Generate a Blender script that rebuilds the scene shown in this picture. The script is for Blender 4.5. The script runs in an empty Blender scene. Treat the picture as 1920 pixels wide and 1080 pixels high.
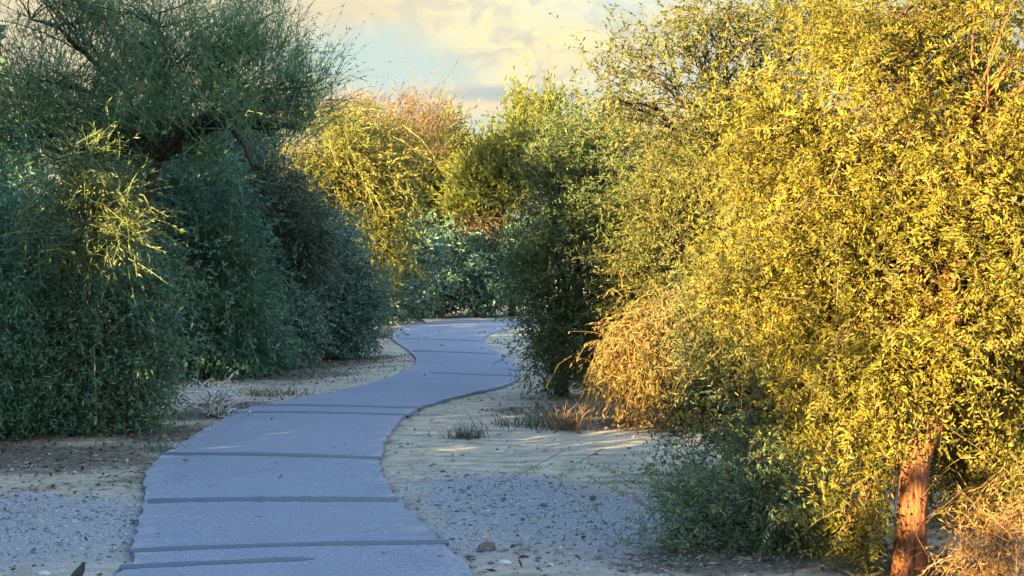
import bpy, math, random
import numpy as np
from mathutils import Vector

# ------------------------------------------------------------------ camera, sky, sun, exposure
SC = bpy.context.scene
COL = SC.collection
CAM_H = 1.75
FPX = 2600.0            # focal length in pixels of the 1920 wide photograph
HZ = 520.0              # row of the horizon
cam_data = bpy.data.cameras.new('camera')
cam = bpy.data.objects.new('camera', cam_data)
COL.objects.link(cam)
cam_data.sensor_width = 36.0
cam_data.lens = 36.0 * FPX / 1920.0
cam_data.clip_start = 0.05
cam_data.clip_end = 5000
cam.location = (0, 0, CAM_H)
cam.rotation_euler = (math.radians(90) - math.atan((540 - HZ) / FPX), 0, 0)
SC.camera = cam

SUN_ELEV = math.radians(10.0)
SUN_PHI = math.radians(50.0)       # light travels forward and to the right, this far from the view axis
SUN_DIR = Vector((math.sin(SUN_PHI) * math.cos(SUN_ELEV), math.cos(SUN_PHI) * math.cos(SUN_ELEV), -math.sin(SUN_ELEV)))
sun_data = bpy.data.lights.new('sun', 'SUN')
sun_data.energy = 5.0
sun_data.angle = math.radians(0.5)
sun_data.color = (1.0, 0.745, 0.34)
sun = bpy.data.objects.new('sun', sun_data)
COL.objects.link(sun)
sun.location = (-30, -25, 12)
sun.rotation_euler = SUN_DIR.to_track_quat('-Z', 'Y').to_euler()

world = bpy.data.worlds.new('World')
SC.world = world
world.use_nodes = True
wn, wl = world.node_tree.nodes, world.node_tree.links
for n in list(wn):
    wn.remove(n)


def WN(t, **k):
    n = wn.new(t)
    for a, b in k.items():
        setattr(n, a, b)
    return n


def wmath(op, a, b=None, clamp=False):
    n = WN('ShaderNodeMath', operation=op, use_clamp=clamp)
    for i, v in enumerate((a, b)):
        if v is None:
            continue
        if isinstance(v, (int, float)):
            n.inputs[i].default_value = v
        else:
            wl.new(v, n.inputs[i])
    return n.outputs[0]


BG = 0.15
w_out = WN('ShaderNodeOutputWorld')
w_bg = WN('ShaderNodeBackground')
w_bg.inputs['Strength'].default_value = BG
sky = WN('ShaderNodeTexSky', sky_type='NISHITA')
sky.sun_disc = False
sky.sun_elevation = SUN_ELEV
sky.sun_rotation = math.radians(180) - SUN_PHI
sky.air_density = 1.0
sky.dust_density = 0.6
sky.ozone_density = 2.0
tc = WN('ShaderNodeTexCoord')
nrm = WN('ShaderNodeVectorMath', operation='NORMALIZE')
wl.new(tc.outputs['Generated'], nrm.inputs[0])
sep = WN('ShaderNodeSeparateXYZ')
wl.new(nrm.outputs[0], sep.inputs[0])
zpos = wmath('MAXIMUM', sep.outputs[2], 0.0)
den = wmath('ADD', zpos, 0.07)
comb = WN('ShaderNodeCombineXYZ')
wl.new(wmath('DIVIDE', sep.outputs[0], den), comb.inputs[0])
wl.new(wmath('DIVIDE', sep.outputs[1], den), comb.inputs[1])


def wnoise(scale, detail, rough, off, dist=0.0):
    m = WN('ShaderNodeMapping')
    m.inputs['Location'].default_value = off
    wl.new(comb.outputs[0], m.inputs[0])
    n = WN('ShaderNodeTexNoise')
    n.inputs['Scale'].default_value = scale
    n.inputs['Detail'].default_value = detail
    n.inputs['Roughness'].default_value = rough
    n.inputs['Distortion'].default_value = dist
    wl.new(m.outputs[0], n.inputs['Vector'])
    return n.outputs[0]


def wramp(src, a, b):
    n = WN('ShaderNodeMapRange', interpolation_type='SMOOTHSTEP')
    n.inputs['From Min'].default_value = a
    n.inputs['From Max'].default_value = b
    wl.new(src, n.inputs['Value'])
    return n.outputs[0]


def wmix(fac, a, b):
    n = WN('ShaderNodeMix', data_type='RGBA')
    if isinstance(fac, (int, float)):
        n.inputs[0].default_value = fac
    else:
        wl.new(fac, n.inputs[0])
    for s, v in ((6, a), (7, b)):
        if isinstance(v, tuple):
            n.inputs[s].default_value = v
        else:
            wl.new(v, n.inputs[s])
    return n.outputs[2]


CL = 0.64 / BG


def wcombine(a, b, c=0.0):
    n = WN('ShaderNodeCombineXYZ')
    for i, v in enumerate((a, b, c)):
        if isinstance(v, (int, float)):
            n.inputs[i].default_value = v
        else:
            wl.new(v, n.inputs[i])
    return n.outputs[0]


def wnoise2(vec, detail, rough, dist=0.0):
    n = WN('ShaderNodeTexNoise')
    n.inputs['Scale'].default_value = 1.0
    n.inputs['Detail'].default_value = detail
    n.inputs['Roughness'].default_value = rough
    n.inputs['Distortion'].default_value = dist
    wl.new(vec, n.inputs['Vector'])
    return n.outputs[0]


az = wmath('ARCTAN2', sep.outputs[0], sep.outputs[1])          # bearing from the view axis
wob = wmath('MULTIPLY', wmath('SUBTRACT', wnoise2(wcombine(wmath('MULTIPLY', az, 22.0), wmath('MULTIPLY', zpos, 60.0)), 4, 0.6), 0.5), 0.9)


def spot(a0, z0, ra, rz, soft=1.0):
    """soft-edged patch of sky round a bearing and a height"""
    da = wmath('DIVIDE', wmath('SUBTRACT', az, a0), ra)
    dz = wmath('DIVIDE', wmath('SUBTRACT', zpos, z0), rz)
    r2 = wmath('SQRT', wmath('ADD', wmath('MULTIPLY', da, da), wmath('MULTIPLY', dz, dz)))
    return wramp(wmath('ADD', r2, wmath('MULTIPLY', wob, soft)), 1.25, 0.35)


bank = wramp(wnoise(0.33, 3, 0.5, (2.2, 0.4, 0)), 0.28, 0.50)
puff = wramp(wnoise2(wcombine(wmath('MULTIPLY', az, 34.0), wmath('MULTIPLY', zpos, 44.0), 3.1), 8, 0.62, 0.6), 0.36, 0.62)
streak = wramp(wnoise2(wcombine(wmath('MULTIPLY', az, 5.0), wmath('MULTIPLY', zpos, 75.0), 7.3), 4, 0.5, 0.3), 0.52, 0.70)
low = wramp(zpos, 0.50, 0.16)             # more cloud seen edge-on towards the horizon
cover = wmath('MULTIPLY', bank, wmath('ADD', wmath('MULTIPLY', low, 0.85), 0.15), True)
ccol = wmix(wmath('MULTIPLY', puff, wmath('ADD', wmath('MULTIPLY', spot(0.055, 0.170, 0.13, 0.055), 1.0), 0.35)), (0.112 * CL, 0.100 * CL, 0.072 * CL, 1), (0.168 * CL, 0.134 * CL, 0.066 * CL, 1))
ccol = wmix(wramp(zpos, 0.145, 0.10), ccol, (0.146 * CL, 0.110 * CL, 0.070 * CL, 1))
pale = (0.070 * CL, 0.086 * CL, 0.076 * CL, 1)
veil = wmix(wmath('MULTIPLY', low, 0.97), sky.outputs[0], pale)
gap = wmath('MAXIMUM', wmath('MULTIPLY', spot(-0.095, 0.150, 0.085, 0.030), 0.85), wmath('MULTIPLY', spot(-0.02, 0.105, 0.05, 0.012), 0.9))
band = wmath('MULTIPLY', wmath('MAXIMUM', spot(0.0, 0.131, 0.065, 0.0068, 0.5), wmath('MULTIPLY', streak, 0.35)), wramp(zpos, 0.24, 0.15))
cover = wmath('MULTIPLY', cover, wmath('SUBTRACT', 1.0, gap))
grey = (0.078 * CL, 0.086 * CL, 0.083 * CL, 1)
skyfull = wmix(wmath('MULTIPLY', band, 0.95), wmix(cover, veil, ccol), grey)
wl.new(skyfull, w_bg.inputs['Color'])
wl.new(w_bg.outputs[0], w_out.inputs[0])

SC.view_settings.view_transform = 'Standard'
SC.view_settings.look = 'None'
SC.view_settings.gamma = 1.0
SC.view_settings.exposure = 3.55
SC.view_settings.use_curve_mapping = False
SC.render.engine = 'CYCLES'
SC.cycles.use_denoising = True
SC.cycles.max_bounces = 6
SC.cycles.diffuse_bounces = 4
SC.cycles.glossy_bounces = 2
SC.cycles.transmission_bounces = 3
SC.cycles.caustics_reflective = False
SC.cycles.caustics_refractive = False


# ------------------------------------------------------------------ helpers
def G(px, py):
    """ground point that the photograph's pixel looks at"""
    d = CAM_H * FPX / (py - HZ)
    return np.array(((px - 960) / FPX * d, d, 0.0))


def P(px, py, d):
    return np.array(((px - 960) / FPX * d, d, CAM_H - (py - HZ) / FPX * d))


def tag(o, label=None, cat=None, group=None, kind=None):
    if label: o['label'] = label
    if cat: o['category'] = cat
    if group: o['group'] = group
    if kind: o['kind'] = kind
    return o


def empty(name, loc):
    o = bpy.data.objects.new(name, None)
    o.empty_display_size = 0.2
    COL.objects.link(o)
    o.location = loc
    return o


def link(name, me, parent=None, mats=()):
    o = bpy.data.objects.new(name, me)
    for m in mats:
        me.materials.append(m)
    COL.objects.link(o)
    if parent is not None:
        o.parent = parent
        o.location = -Vector(parent.location)     # meshes are written in world coordinates
    return o


def mesh_pydata(name, v, f, smooth=False):
    me = bpy.data.meshes.new(name)
    me.from_pydata([tuple(map(float, p)) for p in v], [], [tuple(map(int, q)) for q in f])
    if smooth:
        me.polygons.foreach_set('use_smooth', [True] * len(me.polygons))
    me.update()
    return me


def mesh_quads(name, Q, mat_idx=None, attrs=None):
    """Q (n,4,3): n separate quads, attrs: name -> (n,)"""
    n = len(Q)
    me = bpy.data.meshes.new(name)
    me.vertices.add(n * 4)
    me.vertices.foreach_set('co', Q.reshape(-1).astype(np.float32))
    me.loops.add(n * 4)
    me.loops.foreach_set('vertex_index', np.arange(n * 4, dtype=np.int32))
    me.polygons.add(n)
    me.polygons.foreach_set('loop_start', np.arange(0, n * 4, 4, dtype=np.int32))
    if mat_idx is not None:
        me.polygons.foreach_set('material_index', mat_idx.astype(np.int32))
    for k, a in (attrs or {}).items():
        at = me.attributes.new(k, 'FLOAT', 'POINT')
        at.data.foreach_set('value', np.repeat(a, 4).astype(np.float32))
    me.update(calc_edges=True)
    return me


def unit(a):
    return a / (np.linalg.norm(a, axis=-1, keepdims=True) + 1e-9)


def tube(pts, rad, sides=8, rng=None, rough=0.0):
    """tapered tube through pts, returns verts, faces"""
    pts = np.asarray(pts, float)
    n = len(pts)
    tan = unit(np.gradient(pts, axis=0))
    ref = np.array((0.31, 0.2, 0.93)) if abs(tan[0][2]) < 0.8 else np.array((0.95, 0.3, 0.05))
    v, f = [], []
    ph = np.linspace(0, 2 * math.pi, sides, endpoint=False)
    rid = rng.uniform(-1, 1, sides) if rng is not None else np.zeros(sides)
    for i in range(n):
        a = unit(np.cross(tan[i], ref)); b = np.cross(tan[i], a)
        if rng is not None:
            rid = 0.75 * rid + 0.35 * rng.uniform(-1, 1, sides)
        for j in range(sides):
            r = rad[i] * (1 + rough * rid[j])
            v.append(pts[i] + r * (math.cos(ph[j]) * a + math.sin(ph[j]) * b))
    for i in range(n - 1):
        for j in range(sides):
            k = (j + 1) % sides
            f.append((i * sides + j, i * sides + k, (i + 1) * sides + k, (i + 1) * sides + j))
    f.append(tuple(range(sides))[::-1])
    f.append(tuple((n - 1) * sides + j for j in range(sides)))
    return v, f


def curve_pts(a, b, sag, n, rng, wob):
    """bowed line from a to b, sag added upward at the middle, with wobble"""
    t = np.linspace(0, 1, n)[:, None]
    p = a + (b - a) * t
    p[:, 2] += (4 * t * (1 - t))[:, 0] * sag
    w = rng.normal(0, wob, (n, 3)); w[0] = 0; w[-1] = 0
    return p + w


class Tubes:
    def __init__(s): s.v, s.f = [], []
    def add(s, v, f):
        o = len(s.v); s.v += list(v); s.f += [tuple(i + o for i in q) for q in f]
    def mesh(s, name, smooth=True): return mesh_pydata(name, s.v, s.f, smooth)


# ------------------------------------------------------------------ materials
def new_mat(name):
    m = bpy.data.materials.new(name)
    m.use_nodes = True
    nt = m.node_tree
    for n in list(nt.nodes):
        nt.nodes.remove(n)
    return m, nt


class NT:
    def __init__(s, name):
        s.m, s.t = new_mat(name)
        s.out = s.n('ShaderNodeOutputMaterial')
    def n(s, t, **k):
        x = s.t.nodes.new(t)
        for a, b in k.items(): setattr(x, a, b)
        return x
    def l(s, a, b): s.t.links.new(a, b)
    def attr(s, name): return s.n('ShaderNodeAttribute', attribute_name=name).outputs['Fac']
    def obj(s): return s.n('ShaderNodeTexCoord').outputs['Object']
    def noise(s, vec, scale, detail=4, rough=0.55, stretch=None, dist=0.0):
        if stretch:
            m = s.n('ShaderNodeMapping'); m.inputs['Scale'].default_value = stretch
            s.l(vec, m.inputs[0]); vec = m.outputs[0]
        x = s.n('ShaderNodeTexNoise')
        x.inputs['Scale'].default_value = scale; x.inputs['Detail'].default_value = detail
        x.inputs['Roughness'].default_value = rough; x.inputs['Distortion'].default_value = dist
        s.l(vec, x.inputs['Vector'])
        return x.outputs[0]
    def ramp(s, fac, stops):
        x = s.n('ShaderNodeValToRGB')
        e = x.color_ramp.elements
        while len(e) < len(stops): e.new(0.5)
        for i, (p, c) in enumerate(stops):
            e[i].position = p; e[i].color = (*c, 1)
        s.l(fac, x.inputs[0])
        return x.outputs[0]
    def rng(s, v, a, b, c=0.0, d=1.0):
        x = s.n('ShaderNodeMapRange', interpolation_type='SMOOTHSTEP')
        for k, y in zip(('From Min', 'From Max', 'To Min', 'To Max'), (a, b, c, d)):
            x.inputs[k].default_value = y
        s.l(v, x.inputs['Value'])
        return x.outputs[0]
    def mix(s, fac, a, b, blend='MIX'):
        x = s.n('ShaderNodeMix', data_type='RGBA', blend_type=blend)
        for i, y in ((0, fac), (6, a), (7, b)):
            if isinstance(y, (int, float)): x.inputs[i].default_value = y
            elif isinstance(y, tuple): x.inputs[i].default_value = (*y, 1)
            else: s.l(y, x.inputs[i])
        return x.outputs[2]
    def math(s, op, a, b=0.0):
        x = s.n('ShaderNodeMath', operation=op)
        for i, y in enumerate((a, b)):
            if isinstance(y, (int, float)): x.inputs[i].default_value = y
            else: s.l(y, x.inputs[i])
        return x.outputs[0]
    def surf(s, col, rough=0.8, bump=None, strength=0.4, dist=0.01, spec=0.3):
        p = s.n('ShaderNodeBsdfPrincipled')
        s.l(col, p.inputs['Base Color'])
        p.inputs['Roughness'].default_value = rough
        p.inputs['Specular IOR Level'].default_value = spec
        if bump is not None:
            b = s.n('ShaderNodeBump')
            b.inputs['Strength'].default_value = strength; b.inputs['Distance'].default_value = dist
            s.l(bump, b.inputs['Height']); s.l(b.outputs[0], p.inputs['Normal'])
        s.l(p.outputs[0], s.out.inputs[0])
        return s.m


def leaf_mat(name, c_dark, c_mid, c_light, trans=0.3):
    """leaves: hue varies from leaf to leaf and from clump to clump"""
    k = NT(name)
    v = k.math('ADD', k.math('MULTIPLY', k.attr('leaf'), 0.5), k.math('MULTIPLY', k.attr('clump'), 0.5))
    col = k.ramp(v, ((0.12, c_dark), (0.5, c_mid), (0.88, c_light)))
    d = k.n('ShaderNodeBsdfPrincipled')
    d.inputs['Roughness'].default_value = 0.55
    d.inputs['Specular IOR Level'].default_value = 0.12
    k.l(col, d.inputs['Base Color'])
    t = k.n('ShaderNodeBsdfTranslucent')
    k.l(col, t.inputs['Color'])
    mx = k.n('ShaderNodeMixShader')
    mx.inputs[0].default_value = trans
    k.l(d.outputs[0], mx.inputs[1]); k.l(t.outputs[0], mx.inputs[2])
    k.l(mx.outputs[0], k.out.inputs[0])
    return k.m


def bark_mat(name, c1, c2, scale=30.0):
    k = NT(name)
    o = k.obj()
    n1 = k.noise(o, scale, 6, 0.65, (1, 1, 0.16), 0.4)
    n2 = k.noise(o, 6, 4)
    col = k.ramp(n1, ((0.36, tuple(x * 0.30 for x in c1)), (0.48, c1), (0.66, c2)))
    col = k.mix(k.rng(n2, 0.35, 0.7, 0, 0.5), col, tuple(0.5 * (a + b) * 0.7 for a, b in zip(c1, c2)))
    return k.surf(col, 0.9, n1, 1.0, 0.035, 0.15)


def plain_mat(name, c1, c2, scale=12.0, bump=0.3, rough=0.85):
    k = NT(name)
    n1 = k.noise(k.obj(), scale, 6, 0.65)
    return k.surf(k.ramp(n1, ((0.3, c1), (0.7, c2))), rough, n1, bump, 0.01, 0.2)


M = {}
M['mesquite'] = leaf_mat('mesquite_leaf', (0.056, 0.070, 0.016), (0.150, 0.126, 0.015), (0.240, 0.178, 0.021), 0.42)
M['olive'] = leaf_mat('olive_leaf', (0.045, 0.060, 0.024), (0.082, 0.092, 0.030), (0.125, 0.120, 0.036), 0.3)
M['olive_gold'] = leaf_mat('olive_gold_leaf', (0.055, 0.068, 0.020), (0.100, 0.104, 0.024), (0.165, 0.140, 0.030), 0.4)
M['green'] = leaf_mat('green_leaf', (0.050, 0.080, 0.036), (0.082, 0.114, 0.042), (0.122, 0.136, 0.042), 0.36)
M['lime'] = leaf_mat('lime_leaf', (0.081, 0.103, 0.020), (0.133, 0.143, 0.026), (0.190, 0.176, 0.032), 0.45)
M['teal'] = leaf_mat('teal_leaf', (0.038, 0.089, 0.056), (0.067, 0.138, 0.079), (0.130, 0.204, 0.104), 0.25)
M['grey_teal'] = leaf_mat('grey_teal_leaf', (0.051, 0.099, 0.075), (0.082, 0.144, 0.098), (0.143, 0.211, 0.128), 0.25)
M['palo'] = leaf_mat('palo_verde_twig', (0.045, 0.070, 0.030), (0.080, 0.105, 0.038), (0.15, 0.15, 0.050), 0.2)
M['palo_dark'] = leaf_mat('palo_verde_dark_twig', (0.047, 0.107, 0.061), (0.086, 0.169, 0.083), (0.152, 0.227, 0.092), 0.2)
M['palo_gold'] = leaf_mat('palo_verde_gold_twig', (0.100, 0.106, 0.022), (0.172, 0.161, 0.032), (0.271, 0.211, 0.048), 0.5)
M['rust'] = leaf_mat('rust_twig', (0.085, 0.055, 0.030), (0.14, 0.085, 0.045), (0.19, 0.120, 0.066), 0.2)
M['peach'] = leaf_mat('peach_twig', (0.11, 0.070, 0.032), (0.17, 0.105, 0.048), (0.23, 0.145, 0.070), 0.4)
M['brown'] = leaf_mat('brown_twig', (0.036, 0.050, 0.032), (0.058, 0.076, 0.044), (0.095, 0.105, 0.058), 0.2)
M['straw'] = leaf_mat('straw_twig', (0.092, 0.082, 0.020), (0.166, 0.118, 0.032), (0.230, 0.163, 0.050), 0.35)
M['dry_mix'] = leaf_mat('dry_mix_leaf', (0.075, 0.078, 0.022), (0.160, 0.106, 0.032), (0.26, 0.148, 0.058), 0.4)
M['orange'] = leaf_mat('orange_twig', (0.115, 0.065, 0.026), (0.19, 0.105, 0.040), (0.25, 0.145, 0.058), 0.25)
M['sage'] = leaf_mat('sage_leaf', (0.061, 0.110, 0.055), (0.103, 0.158, 0.073), (0.164, 0.206, 0.086), 0.3)
M['twig'] = leaf_mat('grey_brown_twig', (0.05, 0.036, 0.024), (0.085, 0.060, 0.038), (0.13, 0.095, 0.06), 0.0)
M['green_twig'] = leaf_mat('green_twig', (0.05, 0.055, 0.022), (0.085, 0.085, 0.03), (0.12, 0.11, 0.04), 0.0)
M['bark'] = bark_mat('mesquite_bark', (0.17, 0.062, 0.024), (0.27, 0.112, 0.045), 34)
M['bark_red'] = bark_mat('reddish_bark', (0.19, 0.070, 0.028), (0.34, 0.140, 0.058), 60)
M['bark_dark'] = bark_mat('dark_bark', (0.035, 0.030, 0.024), (0.075, 0.060, 0.045), 30)
M['bark_green'] = bark_mat('green_bark', (0.06, 0.065, 0.03), (0.12, 0.115, 0.05), 30)
M['dead'] = plain_mat('bleached_wood', (0.32, 0.30, 0.27), (0.55, 0.53, 0.48), 30)
M['rock'] = plain_mat('pale_rock', (0.25, 0.24, 0.22), (0.42, 0.41, 0.38), 9)
M['clod'] = plain_mat('dark_clod', (0.06, 0.06, 0.05), (0.13, 0.13, 0.11), 14)
M['bird'] = plain_mat('dark_plumage', (0.018, 0.020, 0.024), (0.05, 0.05, 0.055), 40, 0.2, 0.6)


# ------------------------------------------------------------------ foliage generator
def foliage(blobs, st, rng):
    """Sprays of twigs and leaves gathered in clumps inside ellipsoid blobs.
    blobs: (centre, radii, clumps). Returns Q, material index, leaf and clump variation, clump centres per blob."""
    Qs, Ms, Ls, Cs, cents = [], [], [], [], []
    zmin = st.get('zmin', 0.03)
    for (c, r, nc) in blobs:
        c = np.asarray(c); r = np.asarray(r)
        u = unit(rng.normal(size=(nc, 3)))
        rad = (st.get('core', 0.35) + (1 - st.get('core', 0.35)) * rng.random((nc, 1)) ** 0.55)
        rad *= 1 + st.get('ragged', 0.12) * rng.normal(size=(nc, 1))
        nb = max(5, int(nc / st.get('per_bough', 15)))
        ub = unit(rng.normal(size=(nb, 3)))
        B = ub * (st.get('core', 0.35) + (1 - st.get('core', 0.35)) * rng.random((nb, 1)) ** 0.5) * (1 + 0.10 * rng.normal(size=(nb, 1)))
        bi = rng.integers(0, nb, nc)
        own = B[bi] + rng.normal(0, st.get('bough', 0.17), (nc, 3))
        lone = rng.random((nc, 1)) < st.get('lone', 0.25)
        C = c + np.where(lone, u * rad, own) * r
        u = unit(C - c)
        bh = rng.random(nb)[bi]
        ok = C[:, 2] > zmin + 0.04
        C, u, bh = C[ok], u[ok], bh[ok]
        nc = len(C)
        if nc == 0:
            cents.append(C); continue
        cents.append(C)
        ns = st['sprays']
        cv = np.repeat(0.45 * rng.random(nc) + 0.55 * bh, ns)
        csize = np.repeat(rng.uniform(0.6, 1.35, nc) * (1 + st.get('wild', 0.7) * (rng.random(nc) < 0.10)), ns)[:, None]
        cdir = np.repeat(unit(st['out'] * u + np.array((0, 0, st['up'])) + np.asarray(st.get('lean', (0, 0, 0)))
                              + 0.35 * rng.normal(size=(nc, 3))), ns, axis=0)
        n = nc * ns
        p0 = np.repeat(C, ns, axis=0) + rng.normal(0, st['crad'], (n, 3)) * csize
        dr = unit(cdir + st['rand'] * rng.normal(size=(n, 3)))
        L = st['len'] * rng.uniform(0.55, 1.4, (n, 1)) * csize
        bend = np.array((0, 0, -st['droop'])) * rng.uniform(0.4, 1.5, (n, 1)) + 0.18 * rng.normal(size=(n, 3))
        side = unit(np.cross(dr, rng.normal(size=(n, 3))))
        lv = rng.random(n)

        def pt(t, i=slice(None)):
            return p0[i] + dr[i] * L[i] * t + bend[i] * L[i] * t * t

        # twigs
        tw = st['tw']
        seg = st.get('seg', 2)
        tsel = rng.random(n) < st.get('twig_frac', 1.0)
        ti = np.nonzero(tsel)[0]
        for s in range(seg):
            t0, t1 = s / seg, (s + 1) / seg
            a, b = pt(t0, ti), pt(t1, ti)
            w0, w1 = tw * (1 - 0.8 * t0), tw * (1 - 0.8 * t1)
            sd = side[ti]
            Qs.append(np.stack((a - sd * w0 / 2, a + sd * w0 / 2, b + sd * w1 / 2, b - sd * w1 / 2), 1))
            Ms.append(np.ones(len(ti), int)); Ls.append(lv[ti]); Cs.append(cv[ti])
        # leaves
        nl = st['leaves']
        if nl:
            i = np.repeat(np.arange(n), nl)
            m = n * nl
            t = rng.uniform(st.get('t0', 0.1), 1.05, (m, 1))
            a = pt(t, i)
            tan = unit(dr[i] + 2 * t * bend[i])
            d = unit(tan * st.get('along', 0.7) + st.get('spread', 0.8) * unit(rng.normal(size=(m, 3)))
                     + np.array((0, 0, -st.get('leaf_droop', 0.0))))
            if st.get('comb'):            # leaflets in two rows along the twig
                sg = np.where(rng.random((m, 1)) < 0.5, -1.0, 1.0)
                nrm_ = unit(np.cross(tan, side[i]) + 0.35 * rng.normal(size=(m, 3)))
                d = unit(0.45 * tan + sg * side[i] + 0.22 * rng.normal(size=(m, 3)))
                s = unit(np.cross(nrm_, d))
            else:
                s = unit(np.cross(d, rng.normal(size=(m, 3))))
            ll = st['ll'] * rng.uniform(0.45, 1.55, (m, 1))
            lw = st['lw'] * rng.uniform(0.7, 1.3, (m, 1))
            k = rng.uniform(0.35, 0.6, (m, 1))
            Qs.append(np.stack((a, a + d * ll * k + s * lw / 2, a + d * ll, a + d * ll * k - s * lw / 2), 1))
            Ms.append(np.zeros(m, int)); Ls.append(rng.random(m)); Cs.append(cv[i])
    Q = np.concatenate(Qs)
    Mi = np.concatenate(Ms)
    lo = Q[:, :, 2].min(1) > zmin * 0.3
    if 'clear' in st:                     # no leaves close round the lower trunk
        a = st['clear']; m = Q.mean(1)
        lo &= ~((m[:, 0] > a[0]) & (m[:, 0] < a[1]) & (m[:, 1] > a[2]) & (m[:, 1] < a[3]) & (m[:, 2] < a[5]) & (m[:, 2] > a[4]))
    return Q[lo], Mi[lo], np.concatenate(Ls)[lo], np.concatenate(Cs)[lo], cents


def style(base, **k):
    d = dict(base); d.update(k); return d


FEATHER = dict(sprays=5, crad=0.10, out=0.7, up=0.1, rand=0.5, len=0.30, droop=0.5, tw=0.006, leaves=13, ll=0.045, lw=0.016,
               spread=0.8, along=0.6, leaf_droop=0.25, twig_frac=0.6)
BROOM = dict(sprays=9, crad=0.10, out=0.45, up=0.75, rand=0.28, len=0.55, droop=0.12, tw=0.010, leaves=3, ll=0.16, lw=0.012,
             spread=0.35, along=1.0, seg=2)
BUSH = dict(sprays=5, crad=0.13, out=0.6, up=0.25, rand=0.6, len=0.28, droop=0.25, tw=0.008, leaves=9, ll=0.075, lw=0.026,
            spread=0.8, along=0.7, twig_frac=0.6)
COUNT = [0]


def plant(name, label, cat, base, blobs, st, lmat, tmat, bark, seed, trunk=None, trunk_r=0.08, fork=None, limb_r=0.03,
          group=None, sub=14, sub_r=0.010, crown_name='crown', sides=8):
    """A thing: Empty > trunk, limbs, branches, crown.
    blobs in photograph pixels: (px, py, rx, ry, distance, depth radius in m, clumps)"""
    rng = np.random.default_rng(seed)
    base = np.array((base[0], base[1], 0.0))
    root = empty(name, base)
    tag(root, label, cat, group)
    wb = []
    for (px, py, rx, ry, d, rd, nc) in blobs:
        wb.append((P(px, py, d), (rx / FPX * d, rd, ry / FPX * d), nc))
    Q, Mi, Lv, Cv, cents = foliage(wb, st, rng)
    COUNT[0] += len(Q) * 2
    me = mesh_quads(crown_name, Q, Mi, {'leaf': Lv, 'clump': Cv})
    cr = link(crown_name, me, root, (lmat, tmat))
    cr['kind'] = 'stuff'
    # wood
    if trunk is None:
        allc = np.mean([b[0] for b in wb], axis=0)
        top = base + (allc - base) * np.array((0.25, 0.25, 0.45))
        trunk = curve_pts(base + np.array((0, 0, -0.05)), top, 0.0, 6, rng, 0.02)
    else:
        trunk = np.asarray(trunk, float)
    k = len(trunk)
    rad = trunk_r * (1.25 - 0.5 * np.linspace(0, 1, k))
    rad[0] *= 1.25
    if len(trunk) > 9:          # the near trunk: many rings, fissured
        tt = np.linspace(0, k - 1, 90); ii = np.arange(k)
        trunk = np.stack([np.interp(tt, ii, trunk[:, a]) for a in range(3)], 1); rad = np.interp(tt, ii, rad)
        rad[:14] *= np.linspace(1.25, 1.0, 14)
        v, f = tube(trunk, rad, 44, rng, 0.10)
    else:
        v, f = tube(trunk, rad, sides if trunk_r < 0.07 else 14, rng, 0.10)
    link('trunk', mesh_pydata('trunk', v, f, True), root, (bark,))
    fork = trunk[-1] if fork is None else np.asarray(fork)
    br = Tubes()
    for (c, r, nc), C in zip(wb, cents):
        if len(C) == 0: continue
        end = c - np.array((0, 0, 0.25 * r[2]))
        ln = np.linalg.norm(end - fork)
        lp = curve_pts(fork - 0.02 * unit(fork - trunk[-2]), end, 0.10 * ln, 8, rng, 0.025 * ln)
        lr = limb_r * np.linspace(1, 0.35, 8) * (0.35 if end[2] < fork[2] - 0.15 and trunk_r > 0.06 else 1.0)
        v, f = tube(lp, lr, 7, rng, 0.08)
        link('limb', mesh_pydata('limb', v, f, True), root, (bark,))
        pick = rng.choice(len(C), min(len(C), sub), replace=False)
        for q in pick:
            s0 = lp[rng.integers(3, 8)]
            l2 = np.linalg.norm(C[q] - s0)
            sp = curve_pts(s0, C[q], 0.08 * l2, 5, rng, 0.03 * l2)
            v, f = tube(sp, sub_r * np.linspace(1, 0.35, 5), 4)
            br.add(v, f)
    if br.v:
        o = link('branches', br.mesh('branches'), root, (bark,))
        o['kind'] = 'stuff'
    return root


# ------------------------------------------------------------------ path
L_EDGE = [(225, 1080), (245, 1040), (262, 985), (272, 945), (269, 915), (276, 890), (300, 862), (350, 830), (400, 800),
          (460, 770), (545, 753), (640, 735), (720, 713), (765, 695), (779, 682), (775, 668), (760, 655), (742, 642),
          (736, 632), (745, 620), (770, 610), (820, 604), (900, 601)]
R_EDGE = [(880, 1080), (850, 1050), (800, 1000), (756, 955), (727, 915), (713, 880), (717, 850), (730, 820), (755, 790),
          (787, 770), (830, 755), (880, 742), (940, 728), (970, 714), (973, 700), (960, 680), (938, 665), (915, 652),
          (905, 640), (914, 630), (938, 622), (970, 616), (1030, 612)]
le = [G(*p)[:2] for p in L_EDGE]
re = [G(*p)[:2] for p in R_EDGE]
le = [np.array((-1.35, -14.0)), np.array((-1.5, -6.0)), np.array((-1.85, 0.0)), np.array((-2.2, 4.5))] + le + [np.array((6.0, 54.0)), np.array((22.0, 50.0))]
re = [np.array((0.95, -14.0)), np.array((0.8, -6.0)), np.array((0.45, 0.0)), np.array((0.05, 4.5))] + re + [np.array((9.0, 48.0)), np.array((22.0, 46.0))]


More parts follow.
